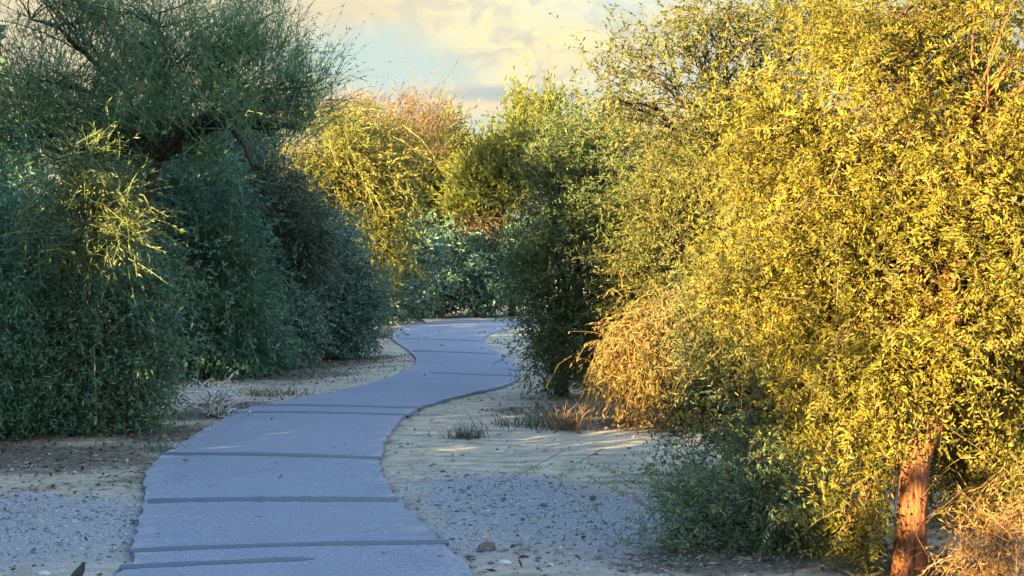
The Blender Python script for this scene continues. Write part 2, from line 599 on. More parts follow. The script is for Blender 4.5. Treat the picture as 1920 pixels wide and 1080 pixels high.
def smooth_line(pts, per=7):
    pts = np.array(pts); out = []
    n = len(pts)
    for i in range(n - 1):
        p0, p1, p2, p3 = pts[max(i - 1, 0)], pts[i], pts[i + 1], pts[min(i + 2, n - 1)]
        for t in np.linspace(0, 1, per, endpoint=False):
            out.append(0.5 * (2 * p1 + (p2 - p0) * t + (2 * p0 - 5 * p1 + 4 * p2 - p3) * t * t + (3 * p1 - p0 - 3 * p2 + p3) * t ** 3))
    out.append(pts[-1])
    return np.array(out)


rng0 = np.random.default_rng(5)
LS, RS = smooth_line(le), smooth_line(re)
LS = LS + rng0.normal(0, 0.012, LS.shape); RS = RS + rng0.normal(0, 0.012, RS.shape)
PATH_Z = 0.035
npt = len(LS)
k = NT('asphalt')
o = k.obj()
spk = k.noise(o, 42, 4, 0.8)
mid = k.noise(o, 2.2, 5, 0.6)
big = k.noise(o, 0.35, 3, 0.5)
col = k.ramp(spk, ((0.30, (0.072, 0.080, 0.100)), (0.5, (0.132, 0.142, 0.170)), (0.70, (0.275, 0.285, 0.32))))
col = k.mix(k.rng(mid, 0.3, 0.7, 0, 0.45), col, (0.105, 0.113, 0.138))
col = k.mix(k.rng(big, 0.4, 0.65, 0, 0.35), col, (0.165, 0.178, 0.200))
stain = k.noise(o, 1.1, 6, 0.7, (1, 0.5, 1), 1.2)
col = k.mix(k.rng(stain, 0.56, 0.74, 0, 0.55), col, (0.080, 0.088, 0.100))
dust = k.noise(o, 3.2, 6, 0.75, None, 0.6)
col = k.mix(k.math('MULTIPLY', k.attr('edge'), k.rng(dust, 0.46, 0.66, 0, 0.6)), col, (0.29, 0.265, 0.22))
M['asphalt'] = k.surf(col, 0.85, spk, 0.5, 0.01, 0.25)
rows = 9
v = []
for q in range(rows):
    for a, b in zip(LS, RS):
        p = a + (b - a) * q / (rows - 1)
        v.append((p[0], p[1], PATH_Z + (0.012 * math.sin(math.pi * q / (rows - 1)))))
ed = np.repeat(np.array([1.0, 0.0] + [0.0] * (rows - 4) + [0.0, 1.0]), npt)
f = [(q * npt + i, (q + 1) * npt + i, (q + 1) * npt + i + 1, q * npt + i + 1) for q in range(rows - 1) for i in range(npt - 1)]
n0 = len(v)
v += [(p[0] - 0.02, p[1], -0.08) for p in LS] + [(p[0] + 0.02, p[1], -0.08) for p in RS]
for i in range(npt - 1):
    f.append((n0 + i, i, i + 1, n0 + i + 1))
    f.append(((rows - 1) * npt + i, n0 + npt + i, n0 + npt + i + 1, (rows - 1) * npt + i + 1))
me = mesh_pydata('path', v, f)
me.attributes.new('edge', 'FLOAT', 'POINT').data.foreach_set('value', np.concatenate((ed, np.ones(2 * npt))).astype(np.float32))
path = link('path', me, None, (M['asphalt'],))
tag(path, 'winding grey asphalt footpath crossed by dark sealed cracks', 'path', kind='structure')

# sealed cracks: raised dark strips across the path
k = NT('crack_seal')
spk = k.noise(k.obj(), 40, 3, 0.7)
M['seal'] = k.surf(k.ramp(spk, ((0.3, (0.034, 0.044, 0.056)), (0.7, (0.066, 0.082, 0.100)))), 0.7, spk, 0.4, 0.01, 0.3)
SEALS = [((222, 1076), (590, 1063), 9), ((243, 1044), (842, 1027), 9), ((275, 949), (748, 946), 11), ((302, 858), (714, 866), 7),
         ((462, 764), (790, 770), 4.0), ((432, 778), (772, 783), 4.0), ((776, 703), (970, 709), 3.4), ((772, 661), (930, 667), 3.6), ((746, 637), (905, 642), 2.2)]
for q, (a, b, th) in enumerate(SEALS):
    rr = np.random.default_rng(40 + q)
    nn = 96
    w = np.cumsum(rr.normal(0, 0.22, nn)); w -= np.linspace(w[0], w[-1], nn)
    up, dn = [], []
    for i in range(nn):
        t = i / (nn - 1)
        px, py = a[0] + (b[0] - a[0]) * t, a[1] + (b[1] - a[1]) * t + w[i] * th * 0.05
        hh = 0.40 * th * (1 + 0.12 * rr.normal()) * min(1.0, 0.5 + t * 40, 0.5 + (1 - t) * 40) * (1 + 0.12 * math.sin(9 * t + q))
        if q == 0 and t > 0.93: hh *= (1 - t) / 0.07 + 0.1
        up.append(G(px, py - hh)[:2]); dn.append(G(px, py + hh)[:2])
    zz = [PATH_Z + 0.003 + 0.012 * math.sin(math.pi * (i / (nn - 1)) * (0.6 if q == 0 else 1.0)) for i in range(nn)]
    v = [(p[0], p[1], z) for p, z in zip(up, zz)] + [(p[0], p[1], z) for p, z in zip(dn, zz)] + [(p[0], p[1] + 0.01, PATH_Z - 0.01) for p in up] + [(p[0], p[1] - 0.01, PATH_Z - 0.01) for p in dn]
    f = []
    for i in range(nn - 1):
        f.append((nn + i, nn + i + 1, i + 1, i))
        f.append((2 * nn + i, i, i + 1, 2 * nn + i + 1))
        f.append((nn + i, 3 * nn + i, 3 * nn + i + 1, nn + i + 1))
    link('crack_seal', mesh_pydata('crack_seal', v, f), path, (M['seal'],))

# ------------------------------------------------------------------ ground
poly = np.concatenate((LS, RS[::-1]))


def inside_path(x, y):
    ins = np.zeros(x.shape, bool)
    j = len(poly) - 1
    for i in range(len(poly)):
        xi, yi, xj, yj = *poly[i], *poly[j]
        if yi != yj:
            c = ((yi > y) != (yj > y)) & (x < (xj - xi) * (y - yi) / (yj - yi) + xi)
            ins ^= c
        j = i
    return ins


def dist_path(x, y):
    d = np.full(x.shape, 99.0)
    for p in poly:
        d = np.minimum(d, np.hypot(x - p[0], y - p[1]))
    return d


def vnoise(x, y, seed=0):
    r = np.random.default_rng(seed)
    out = np.zeros(x.shape)
    for i in range(7):
        a = r.uniform(0, 6.28); fq = r.uniform(0.4, 2.2) * (1 + i * 0.35)
        out += np.sin((x * math.cos(a) + y * math.sin(a)) * fq + r.uniform(0, 6.28)) / (1 + 0.5 * i)
    return out / 2.4


def gauss(x, y, c, sx, sy):
    return np.exp(-((x - c[0]) / sx) ** 2 - ((y - c[1]) / sy) ** 2)


def gravel_mask(x, y):
    m = 1.15 * gauss(x, y, (-3.4, 9.8), 1.7, 1.5) + 1.15 * gauss(x, y, (0.75, 9.9), 1.4, 1.9) + 0.8 * gauss(x, y, (-0.1, 11.6), 0.8, 1.1) + 0.8 * gauss(x, y, (-3.4, 4.0), 2, 4) + 0.8 * gauss(x, y, (3, 4.0), 2, 4)
    return np.clip(m + 0.30 * vnoise(x * 1.5, y * 1.0, 3) - 0.10, 0, 1)


LITTER_SPOTS = [(G(100, 862), 2.0, 1.7), (G(330, 815), 0.7, 1.2), (G(420, 770), 0.9, 1.6), (G(30, 850), 1.3, 1.0), (G(420, 700), 1.5, 2.5), (G(620, 680), 1.6, 3.5), (G(560, 700), 1.2, 2.2), (G(1080, 775), 1.0, 1.7),
               (G(1230, 800), 0.8, 1.0), (G(730, 625), 2.2, 6), (G(880, 592), 4, 5), (G(1450, 1060), 1.1, 0.7), (G(1700, 1070), 1.2, 0.9), (G(980, 770), 0.5, 1.0)]  # ground under shrubs and on verges where dead leaf litter lies


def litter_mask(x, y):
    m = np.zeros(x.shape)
    for c, sx, sy in LITTER_SPOTS:
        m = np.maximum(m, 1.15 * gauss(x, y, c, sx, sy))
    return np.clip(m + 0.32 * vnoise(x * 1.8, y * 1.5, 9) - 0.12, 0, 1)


def ground_z(x, y, d=None, ins=None):
    d = dist_path(x, y) if d is None else d
    s = np.clip(d / 0.9, 0, 1)
    z = 0.004 + 0.024 * s * vnoise(x, y, 1) + 0.010 * np.clip(d / 0.2, 0, 1) * vnoise(x * 3.5, y * 3.5, 2)
    return z


xs = np.concatenate(([-600, -250, -90, -40, -20, -13], np.arange(-9, 8.01, 0.16), [11, 15, 22, 40, 90, 250, 600]))
ys = np.concatenate(([-300, -90, -40, -20, -12, -6, 0, 4, 6], np.arange(7, 24, 0.18), np.arange(24, 66, 0.5), [70, 80, 100, 150, 300, 800]))
X, Y = np.meshgrid(xs, ys)
D = dist_path(X, Y)
INS = inside_path(X, Y)
Z = ground_z(X, Y, D)
Z = np.where(INS, -0.03, Z)
v = np.stack((X, Y, Z), -1).reshape(-1, 3)
nx, ny = len(xs), len(ys)
f = [(j * nx + i, j * nx + i + 1, (j + 1) * nx + i + 1, (j + 1) * nx + i) for j in range(ny - 1) for i in range(nx - 1)]
me = mesh_pydata('ground', v, f, True)
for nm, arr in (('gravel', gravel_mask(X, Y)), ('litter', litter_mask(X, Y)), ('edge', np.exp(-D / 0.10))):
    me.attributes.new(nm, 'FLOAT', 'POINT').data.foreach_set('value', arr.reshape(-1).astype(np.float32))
k = NT('desert_ground')
o = k.obj()
fine = k.noise(o, 34, 4, 0.7)
mid = k.noise(o, 5, 6, 0.65)
wide = k.noise(o, 0.9, 4, 0.6)
spot = k.noise(o, 70, 2, 0.8)
streak = k.noise(o, 1.6, 6, 0.7, (1, 3.0, 1), 0.6)
sand = k.ramp(mid, ((0.3, (0.21, 0.183, 0.135)), (0.5, (0.35, 0.295, 0.208)), (0.72, (0.49, 0.42, 0.305))))
sand = k.mix(k.rng(streak, 0.46, 0.64, 0, 0.72), sand, (0.14, 0.122, 0.096))
sand = k.mix(k.rng(wide, 0.4, 0.7, 0, 0.5), sand, (0.26, 0.22, 0.165))
sand = k.mix(k.rng(fine, 0.55, 0.72, 0, 0.55), sand, (0.13, 0.12, 0.10))
grav = k.ramp(spot, ((0.3, (0.085, 0.084, 0.084)), (0.5, (0.20, 0.198, 0.194)), (0.7, (0.38, 0.37, 0.36))))
gm = k.rng(k.math('ADD', k.attr('gravel'), k.math('MULTIPLY', k.math('SUBTRACT', mid, 0.5), 1.2)), 0.2, 0.75)
col = k.mix(gm, sand, grav)
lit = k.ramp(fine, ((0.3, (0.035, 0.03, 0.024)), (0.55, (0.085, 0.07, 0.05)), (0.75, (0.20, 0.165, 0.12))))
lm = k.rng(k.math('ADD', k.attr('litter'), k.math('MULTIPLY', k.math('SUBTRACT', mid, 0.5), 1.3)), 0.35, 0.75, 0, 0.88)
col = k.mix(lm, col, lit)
col = k.mix(k.rng(k.math('ADD', k.attr('edge'), k.math('MULTIPLY', k.math('SUBTRACT', mid, 0.5), 1.0)), 0.35, 0.8, 0, 0.7), col, (0.085, 0.075, 0.062))
hgt = k.math('ADD', fine, k.math('MULTIPLY', mid, 0.8))
M['ground'] = k.surf(col, 0.95, hgt, 0.8, 0.03, 0.1)
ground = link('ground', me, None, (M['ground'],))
tag(ground, 'sandy desert ground with gravel and leaf litter', 'ground', kind='structure')

# gravel stones
rng = np.random.default_rng(11)
OCT = unit(np.array([(1, 0, 0), (-1, 0, 0), (0, 1, 0), (0, -1, 0), (0, 0, 1), (0, 0, -1)], float))
OF = np.array([(0, 2, 4), (2, 1, 4), (1, 3, 4), (3, 0, 4), (2, 0, 5), (1, 2, 5), (3, 1, 5), (0, 3, 5)])


def scatter_stones(name, n_try, box, keep, smin, smax, mat, label, cat, seed, parent=None):
    r = np.random.default_rng(seed)
    x = r.uniform(box[0], box[1], n_try); y = r.uniform(box[2], box[3], n_try)
    ok = (~inside_path(x, y)) & (dist_path(x, y) > 0.05) & (r.random(n_try) < keep(x, y))
    x, y = x[ok], y[ok]
    n = len(x)
    s = smin + (smax - smin) * r.random(n) ** 4
    z = ground_z(x, y)
    V = OCT[None] * (1 + 0.28 * r.normal(size=(n, 6, 1)))
    a = r.uniform(0, 6.28, n); ca, sa = np.cos(a)[:, None], np.sin(a)[:, None]
    sx, sy, sz = s[:, None] * r.uniform(0.7, 1.4, (n, 1)), s[:, None] * r.uniform(0.6, 1.1, (n, 1)), s[:, None] * r.uniform(0.4, 0.75, (n, 1))
    vx, vy, vz = V[..., 0] * sx, V[..., 1] * sy, V[..., 2] * sz
    W = np.stack((vx * ca - vy * sa + x[:, None], vx * sa + vy * ca + y[:, None], vz + z[:, None] + r.uniform(-0.25, 0.25, (n, 1)) * s[:, None]), -1)
    F = (OF[None] + (np.arange(n) * 6)[:, None, None]).reshape(-1, 3)
    me = bpy.data.meshes.new(name)
    me.vertices.add(n * 6); me.vertices.foreach_set('co', W.reshape(-1).astype(np.float32))
    me.loops.add(len(F) * 3); me.loops.foreach_set('vertex_index', F.reshape(-1).astype(np.int32))
    me.polygons.add(len(F)); me.polygons.foreach_set('loop_start', np.arange(0, len(F) * 3, 3, dtype=np.int32))
    at = me.attributes.new('leaf', 'FLOAT', 'POINT')
    at.data.foreach_set('value', np.repeat(r.random(n), 6).astype(np.float32))
    me.update(calc_edges=True)
    ob = link(name, me, None, (mat,))
    tag(ob, label, cat, kind='stuff')
    COUNT[0] += len(F)


k = NT('gravel_stone')
col = k.ramp(k.attr('leaf'), ((0.0, (0.05, 0.052, 0.058)), (0.45, (0.17, 0.172, 0.18)), (0.85, (0.25, 0.25, 0.26)), (1.0, (0.36, 0.36, 0.36))))
M['stone'] = k.surf(col, 0.85)
M['tuft'] = leaf_mat('dull_tuft', (0.045, 0.055, 0.042), (0.075, 0.085, 0.062), (0.12, 0.12, 0.085), 0.1)
scatter_stones('gravel', 46000, (-5.2, 2.6, 7.4, 14), lambda x, y: 0.03 + 0.97 * np.clip((gravel_mask(x, y) - 0.15) * 1.2, 0, 1), 0.005, 0.022, M['stone'],
               'loose grey gravel spread over the bare verges', 'gravel', 21)
scatter_stones('pebbles', 9000, (-6, 4, 10, 45), lambda x, y: 0.25 + 0 * x, 0.006, 0.03, M['stone'],
               'scattered pebbles on the sandy verges', 'pebbles', 22)

# dead leaf litter
r = np.random.default_rng(33)
x = r.uniform(-7, 4, 75000); y = r.uniform(7.6, 46, 75000)
on = inside_path(x, y)
ok = (~on | (r.random(len(x)) < 0.05)) & (r.random(len(x)) < 1.2 * litter_mask(x, y) + 0.05)
x, y = x[ok], y[ok]
n = len(x)
a = np.stack((x, y, np.where(inside_path(x, y), PATH_Z + 0.014, ground_z(x, y) + 0.006)), -1)
d = unit(np.stack((r.normal(size=n), r.normal(size=n), 0.25 * np.abs(r.normal(size=n))), -1))
s = unit(np.cross(d, r.normal(size=(n, 3)) * 0.4 + np.array((0, 0, 1))))
ll = r.uniform(0.02, 0.09, (n, 1)); lw = r.uniform(0.006, 0.02, (n, 1))
Q = np.stack((a, a + d * ll * .5 + s * lw, a + d * ll, a + d * ll * .5 - s * lw), 1)
me = mesh_quads('leaf_litter', Q, None, {'leaf': r.random(n), 'clump': r.random(n)})
M['litter'] = leaf_mat('dry_litter', (0.05, 0.04, 0.028), (0.12, 0.09, 0.06), (0.27, 0.22, 0.15), 0.0)
tag(link('leaf_litter', me, None, (M['litter'],)), 'dead leaves and twigs littering the ground under shrubs', 'leaf litter', kind='stuff')

# ------------------------------------------------------------------ right side plants
def gx(px, py):
    g = G(px, py); return (g[0], g[1])


plant('mesquite_tree', 'big golden sunlit mesquite tree with reddish trunk beside the gravel, nearest on the right', 'tree',
      (2.30, 8.05),
      [(1690, 230, 260, 250, 9.2, 0.9, 450), (1850, 130, 190, 240, 8.9, 0.9, 330), (1545, 470, 180, 190, 8.9, 0.6, 320), (1760, 470, 210, 200, 8.5, 0.6, 340),
       (1900, 420, 120, 250, 8.5, 0.6, 170), (1660, 640, 150, 130, 8.4, 0.40, 250), (1880, 690, 110, 180, 8.5, 0.3, 200), (1600, 780, 85, 100, 8.2, 0.22, 120),
       (1480, 330, 100, 150, 9.4, 0.6, 190), (1430, 540, 75, 80, 9.2, 0.4, 80), (1610, 930, 45, 80, 8.1, 0.14, 45), (1860, 860, 50, 70, 8.3, 0.2, 55),
       (1820, 760, 60, 60, 8.45, 0.2, 60), (1680, 20, 130, 90, 9.4, 0.5, 110), (1800, 930, 130, 110, 9.6, 0.3, 90), (1745, 705, 75, 55, 7.95, 0.12, 60)],
      style(FEATHER, ragged=0.16, comb=True, ll=0.036, lw=0.0120, leaves=14, len=0.21, droop=0.6, bough=0.135, per_bough=14, lone=0.18, sprays=8, crad=0.08, rand=0.6, twig_frac=0.5, clear=(2.19, 2.47, 7.0, 8.25, -0.1, 0.66)),
      M['mesquite'], M['twig'], M['bark_red'], 101,
      trunk=[(2.315, 8.05, -0.1), (2.312, 8.05, 0.05), (2.312, 8.05, 0.17), (2.318, 8.04, 0.28), (2.325, 8.04, 0.39), (2.328, 8.03, 0.50), (2.335, 8.03, 0.61), (2.36, 8.05, 0.72), (2.42, 8.08, 0.83), (2.50, 8.12, 0.95), (2.52, 8.2, 1.15)],
      trunk_r=0.082, limb_r=0.045, sub=22)

plant('low_mesquite_shrub', 'low grey-green feathery shrub spreading over the gravel beneath the golden mesquite', 'shrub',
      (1.55, 9.1),
      [(1400, 970, 150, 75, 8.9, 0.4, 170), (1300, 985, 90, 70, 8.9, 0.35, 80), (1500, 900, 120, 90, 8.9, 0.4, 130), (1530, 1010, 90, 50, 8.7, 0.3, 70), (1400, 870, 110, 60, 9.3, 0.35, 70)],
      style(FEATHER, droop=0.35, up=0.05, sprays=5, ragged=0.3, core=0.2, bough=0.28, comb=True, ll=0.030, lw=0.010, leaves=14, len=0.22), M['sage'], M['twig'], M['bark_dark'], 102, trunk_r=0.025, limb_r=0.014, sub=10, sub_r=0.005)

plant('olive_shrub', 'olive-green bushy shrub half in shade left of the golden mesquite', 'shrub',
      (2.15, 11.6),
      [(1430, 680, 120, 110, 11.6, 0.5, 190), (1370, 600, 70, 90, 11.8, 0.4, 120), (1480, 770, 100, 70, 11.3, 0.4, 140), (1360, 740, 60, 60, 11.4, 0.3, 80), (1540, 640, 100, 120, 11.8, 0.4, 120)],
      style(FEATHER, comb=True, ll=0.042, lw=0.014, crad=0.12, leaves=14, len=0.26, sprays=6, ragged=0.2), M['olive'], M['twig'], M['bark_dark'], 103, trunk_r=0.04, limb_r=0.022)

plant('dry_shrub', 'orange-gold dry shrub with drooping twigs lit down to the ground', 'shrub',
      (1.32, 16.2),
      [(1225, 640, 65, 65, 16.4, 0.45, 150), (1290, 610, 55, 55, 16.6, 0.4, 100), (1190, 680, 38, 42, 16.1, 0.3, 50), (1255, 695, 65, 45, 16.2, 0.4, 95), (1320, 690, 50, 60, 16.4, 0.4, 70)],
      style(FEATHER, up=0.05, out=0.6, droop=1.0, wild=0.2, len=0.36, tw=0.012, leaves=10, ll=0.055, lw=0.017, rand=0.6, sprays=7, crad=0.13, leaf_droop=0.5, ragged=0.25, bough=0.22, twig_frac=1.0, seg=3),
      M['dry_mix'], M['straw'], M['bark'], 104, trunk_r=0.028, limb_r=0.018, sub=22, sub_r=0.008)

plant('light_green_tree', 'yellow-green sunlit small tree rising behind the orange dry shrub', 'tree',
      (1.75, 18.5),
      [(1255, 460, 80, 100, 18.5, 0.8, 240), (1300, 400, 65, 100, 18.8, 0.7, 170), (1215, 530, 45, 60, 18.2, 0.5, 80), (1280, 330, 65, 80, 19, 0.6, 130)],
      style(BUSH, ll=0.060, lw=0.020, ragged=0.2, bough=0.2, leaves=12), M['olive_gold'], M['twig'], M['bark_dark'], 105, trunk_r=0.07, limb_r=0.035)

plant('dark_green_tree', 'dense dark green shrubby tree at the inner bend on the right of the path', 'tree',
      (0.72, 20.2),
      [(1075, 440, 95, 120, 20.2, 0.9, 280), (1120, 330, 80, 100, 20.5, 0.7, 210), (1040, 545, 60, 105, 19.9, 0.6, 190), (1080, 640, 100, 80, 19.9, 0.7, 220),
       (1170, 470, 70, 120, 20.3, 0.7, 200), (1035, 350, 42, 70, 20.3, 0.5, 90), (1090, 250, 70, 60, 20.6, 0.5, 90), (1170, 260, 60, 70, 20.8, 0.5, 70), (1150, 600, 60, 80, 20.0, 0.5, 120), (1045, 680, 40, 45, 19.7, 0.4, 60)],
      style(BUSH, up=0.6, ll=0.062, lw=0.019, leaves=11, len=0.34, ragged=0.22, bough=0.2, wild=0.9), M['green'], M['green_twig'], M['bark_dark'], 106, trunk_r=0.08, limb_r=0.035)

plant('open_crowned_tree', 'tall tree with sparse open crown and sky showing through, above the right thicket', 'tree',
      (2.2, 14.6),
      [(1215, 120, 70, 65, 14.4, 0.5, 40), (1320, 125, 90, 85, 14.6, 0.6, 60), (1430, 80, 90, 80, 14.8, 0.6, 60), (1300, 240, 100, 70, 14.6, 0.6, 110), (1420, 220, 90, 90, 14.6, 0.6, 120),
       (1125, 180, 30, 35, 14.4, 0.3, 12), (1520, 40, 80, 70, 14.8, 0.6, 60), (1350, 30, 60, 40, 14.6, 0.4, 18)],
      style(FEATHER, ll=0.055, lw=0.019, up=0.7, droop=0.1, leaves=11, sprays=5, crad=0.12, bough=0.22), M['olive_gold'], M['twig'], M['bark_dark'], 107,
      trunk=[P(1390, 840, 14.6), P(1385, 700, 14.6), P(1380, 560, 14.6), P(1372, 430, 14.6), P(1375, 320, 14.6)], trunk_r=0.07, limb_r=0.028, sub=22, sub_r=0.009)

plant('rear_tree', 'broad olive tree filling the gap behind the yellow-green tree', 'tree',
      (3.6, 25.0),
      [(1300, 430, 190, 150, 25, 1.2, 180), (1400, 330, 140, 140, 26, 1.2, 110), (1240, 620, 160, 120, 24, 1.0, 170), (1180, 330, 70, 90, 25.5, 0.8, 110)],
      style(BUSH, ll=0.12, lw=0.042, crad=0.2, len=0.4), M['olive'], M['twig'], M['bark_dark'], 108, trunk_r=0.10, limb_r=0.05)

plant('dry_twig_shrub', 'tangle of bare orange twigs right of the reddish trunk', 'shrub',
      (2.72, 7.75),
      [(1865, 1010, 55, 60, 7.75, 0.25, 40), (1905, 930, 40, 60, 7.8, 0.25, 30), (1840, 1065, 50, 30, 7.7, 0.2, 22)],
      style(BROOM, up=0.3, out=0.7, rand=0.7, droop=0.6, len=0.24, tw=0.005, leaves=5, ll=0.03, lw=0.008, sprays=8, crad=0.09, seg=3, wild=0.0), M['orange'], M['orange'], M['bark'], 109,
      trunk_r=0.018, limb_r=0.010, sub_r=0.005)

# ------------------------------------------------------------------ left side plants
plant('round_shrub', 'rounded dark teal shrub at the left of the path, its foot on bare dirt', 'shrub',
      gx(185, 806),
      [(200, 640, 115, 130, 15.6, 0.8, 380), (250, 640, 42, 115, 15.7, 0.5, 120), (105, 718, 90, 75, 15.6, 0.5, 200), (228, 735, 60, 60, 15.6, 0.5, 165), (170, 520, 130, 80, 15.9, 0.6, 190), (280, 540, 50, 60, 16, 0.4, 60)],
      style(BUSH, ll=0.065, lw=0.021, up=0.0, droop=0.5, ragged=0.22, bough=0.2, len=0.32), M['teal'], M['green_twig'], M['bark_dark'], 201, trunk_r=0.05, limb_r=0.03)

plant('palo_verde_shrub', 'young palo verde on the left with one sunlit spray of pale yellow twigs', 'shrub',
      (-5.25, 16.0),
      [(160, 330, 55, 45, 14.2, 0.3, 30), (225, 435, 45, 40, 14.2, 0.3, 30), (130, 430, 60, 50, 14.3, 0.35, 36), (210, 370, 55, 35, 14.2, 0.3, 20)],
      style(BROOM, lean=(0.35, -0.1, 0.0), up=0.35, out=0.6, tw=0.013, len=0.36, leaves=6, ll=0.06, lw=0.014, spread=0.7, sprays=8, rand=0.5, wild=0.0, seg=3, droop=0.3), M['palo'], M['palo'], M['bark_green'], 202, trunk_r=0.04, limb_r=0.022, sub_r=0.010)
plant('shaded_edge_shrub', 'shaded blue-green shrub cut by the left edge of the picture', 'shrub',
      (-5.6, 15.2),
      [(30, 430, 65, 70, 15.2, 0.5, 100), (30, 560, 65, 90, 15.1, 0.5, 150), (15, 695, 75, 75, 15.1, 0.5, 140), (45, 785, 55, 22, 15.1, 0.3, 40), (10, 320, 60, 70, 15.3, 0.5, 70)],
      style(FEATHER, up=0.1, droop=0.7, len=0.42, leaves=12, ll=0.06, lw=0.018, sprays=6, crad=0.12, ragged=0.2), M['teal'], M['palo_dark'], M['bark_dark'], 215, trunk_r=0.05, limb_r=0.028)

plant('large_palo_verde', 'large dark palo verde tree with upright broom twigs and arching limb, upper left', 'tree',
      (-5.6, 20.5),
      [(110, 130, 170, 100, 20.5, 1.0, 190), (60, 245, 120, 55, 20.6, 0.8, 110), (150, 300, 130, 50, 21, 0.7, 90), (310, 120, 140, 90, 20.5, 1.0, 150), (470, 150, 100, 70, 20.3, 0.8, 110), (560, 185, 45, 55, 20.2, 0.5, 36), (410, 225, 130, 40, 20.2, 0.7, 120),
       (200, 235, 160, 55, 20.5, 0.8, 150), (310, 290, 90, 40, 20.6, 0.6, 60), (300, 10, 190, 60, 20.8, 0.8, 95), (60, 20, 130, 70, 20.8, 0.8, 85), (460, 60, 70, 50, 20.6, 0.6, 34), (520, 235, 70, 35, 20.2, 0.5, 50)],
      style(BROOM, tw=0.012, len=0.62, up=0.9, out=0.45, leaves=7, ll=0.07, lw=0.013, crad=0.14, sprays=7, rand=0.32, spread=0.6), M['palo_dark'], M['palo_dark'], M['bark_dark'], 203,
      trunk=[P(250, 745, 20.5), P(262, 600, 20.5), P(275, 450, 20.5), P(285, 340, 20.4), P(300, 290, 20.3)], trunk_r=0.085, limb_r=0.055, sub=26, sub_r=0.014)
root = bpy.data.objects['large_palo_verde']
rr = np.random.default_rng(7)
arch = [P(300, 300, 20.2), P(340, 245, 20.0), P(390, 215, 19.8), P(430, 235, 19.7), P(460, 275, 19.6), P(476, 320, 19.6)]
v, f = tube(arch, [0.06, 0.055, 0.05, 0.042, 0.034, 0.02], 8, rr, 0.1)
link('limb', mesh_pydata('limb', v, f, True), root, (M['bark_dark'],))
arch = [P(390, 216, 19.8), P(440, 205, 19.7), P(500, 212, 19.7), P(545, 200, 19.8)]
v, f = tube(arch, [0.04, 0.032, 0.024, 0.012], 8, rr, 0.1)
link('limb', mesh_pydata('limb', v, f, True), root, (M['bark_dark'],))

plant('feathery_teal_shrub', 'tall feathery teal shrub behind the bleached dead branches', 'shrub',
      gx(385, 706),
      [(350, 370, 110, 100, 24.6, 0.9, 260), (385, 530, 105, 120, 24.3, 0.9, 260), (430, 630, 90, 65, 24.2, 0.8, 210), (320, 580, 70, 120, 24.2, 0.8, 170)],
      style(BROOM, up=0.15, out=0.7, droop=0.35, len=0.5, tw=0.014, leaves=9, ll=0.10, lw=0.03, sprays=6, spread=0.6, ragged=0.22, bough=0.2), M['teal'], M['teal'], M['bark_dark'], 204, trunk_r=0.07, limb_r=0.04)

plant('rear_teal_tree', 'dark teal tree seen beneath the arching limb on the left', 'tree',
      gx(330, 668),
      [(280, 320, 130, 90, 29, 1.2, 240), (410, 320, 90, 70, 29, 1.1, 190), (450, 430, 70, 80, 31, 1.0, 120), (180, 400, 130, 130, 30, 1.2, 200)],
      style(BROOM, up=0.3, out=0.6, droop=0.3, len=0.6, tw=0.018, leaves=9, ll=0.13, lw=0.04, sprays=6, spread=0.6), M['grey_teal'], M['teal'], M['bark_dark'], 214, trunk_r=0.08, limb_r=0.04)

plant('brown_twiggy_tree', 'dark brownish twiggy tree in shade behind the left shrubs', 'tree',
      gx(500, 684),
      [(490, 390, 75, 75, 28.2, 0.9, 210), (545, 450, 60, 80, 28, 0.8, 190), (470, 500, 60, 70, 28, 0.8, 130), (450, 320, 60, 50, 28.5, 0.7, 80)],
      style(BROOM, up=0.2, out=0.6, rand=0.5, droop=0.3, len=0.5, tw=0.016, leaves=7, ll=0.10, lw=0.03, sprays=7), M['brown'], M['brown'], M['bark_dark'], 205, trunk_r=0.07, limb_r=0.04)

plant('blue_green_shrub', 'blue-green shrub reaching the path verge beside a fallen log', 'shrub',
      gx(505, 690),
      [(500, 590, 70, 80, 27, 0.8, 260), (460, 640, 55, 45, 26.8, 0.6, 120), (545, 640, 45, 45, 26.8, 0.6, 110)],
      style(BUSH, ll=0.10, lw=0.034, crad=0.16, ragged=0.2, droop=0.4), M['grey_teal'], M['green_twig'], M['bark_dark'], 206, trunk_r=0.05, limb_r=0.03)

plant('grey_green_shrub', 'tall grey-green shrub where the left verge narrows', 'shrub',
      gx(630, 672),
      [(610, 490, 80, 80, 30.5, 1.0, 260), (630, 590, 62, 72, 30, 0.8, 210), (580, 610, 60, 65, 30, 0.8, 180), (650, 530, 48, 70, 30.5, 0.7, 110), (580, 430, 60, 40, 31, 0.7, 70), (680, 600, 25, 42, 30, 0.5, 34)],
      style(BUSH, ll=0.11, lw=0.036, crad=0.17, ragged=0.22, bough=0.22, droop=0.4), M['grey_teal'], M['green_twig'], M['bark_dark'], 207, trunk_r=0.06, limb_r=0.03)

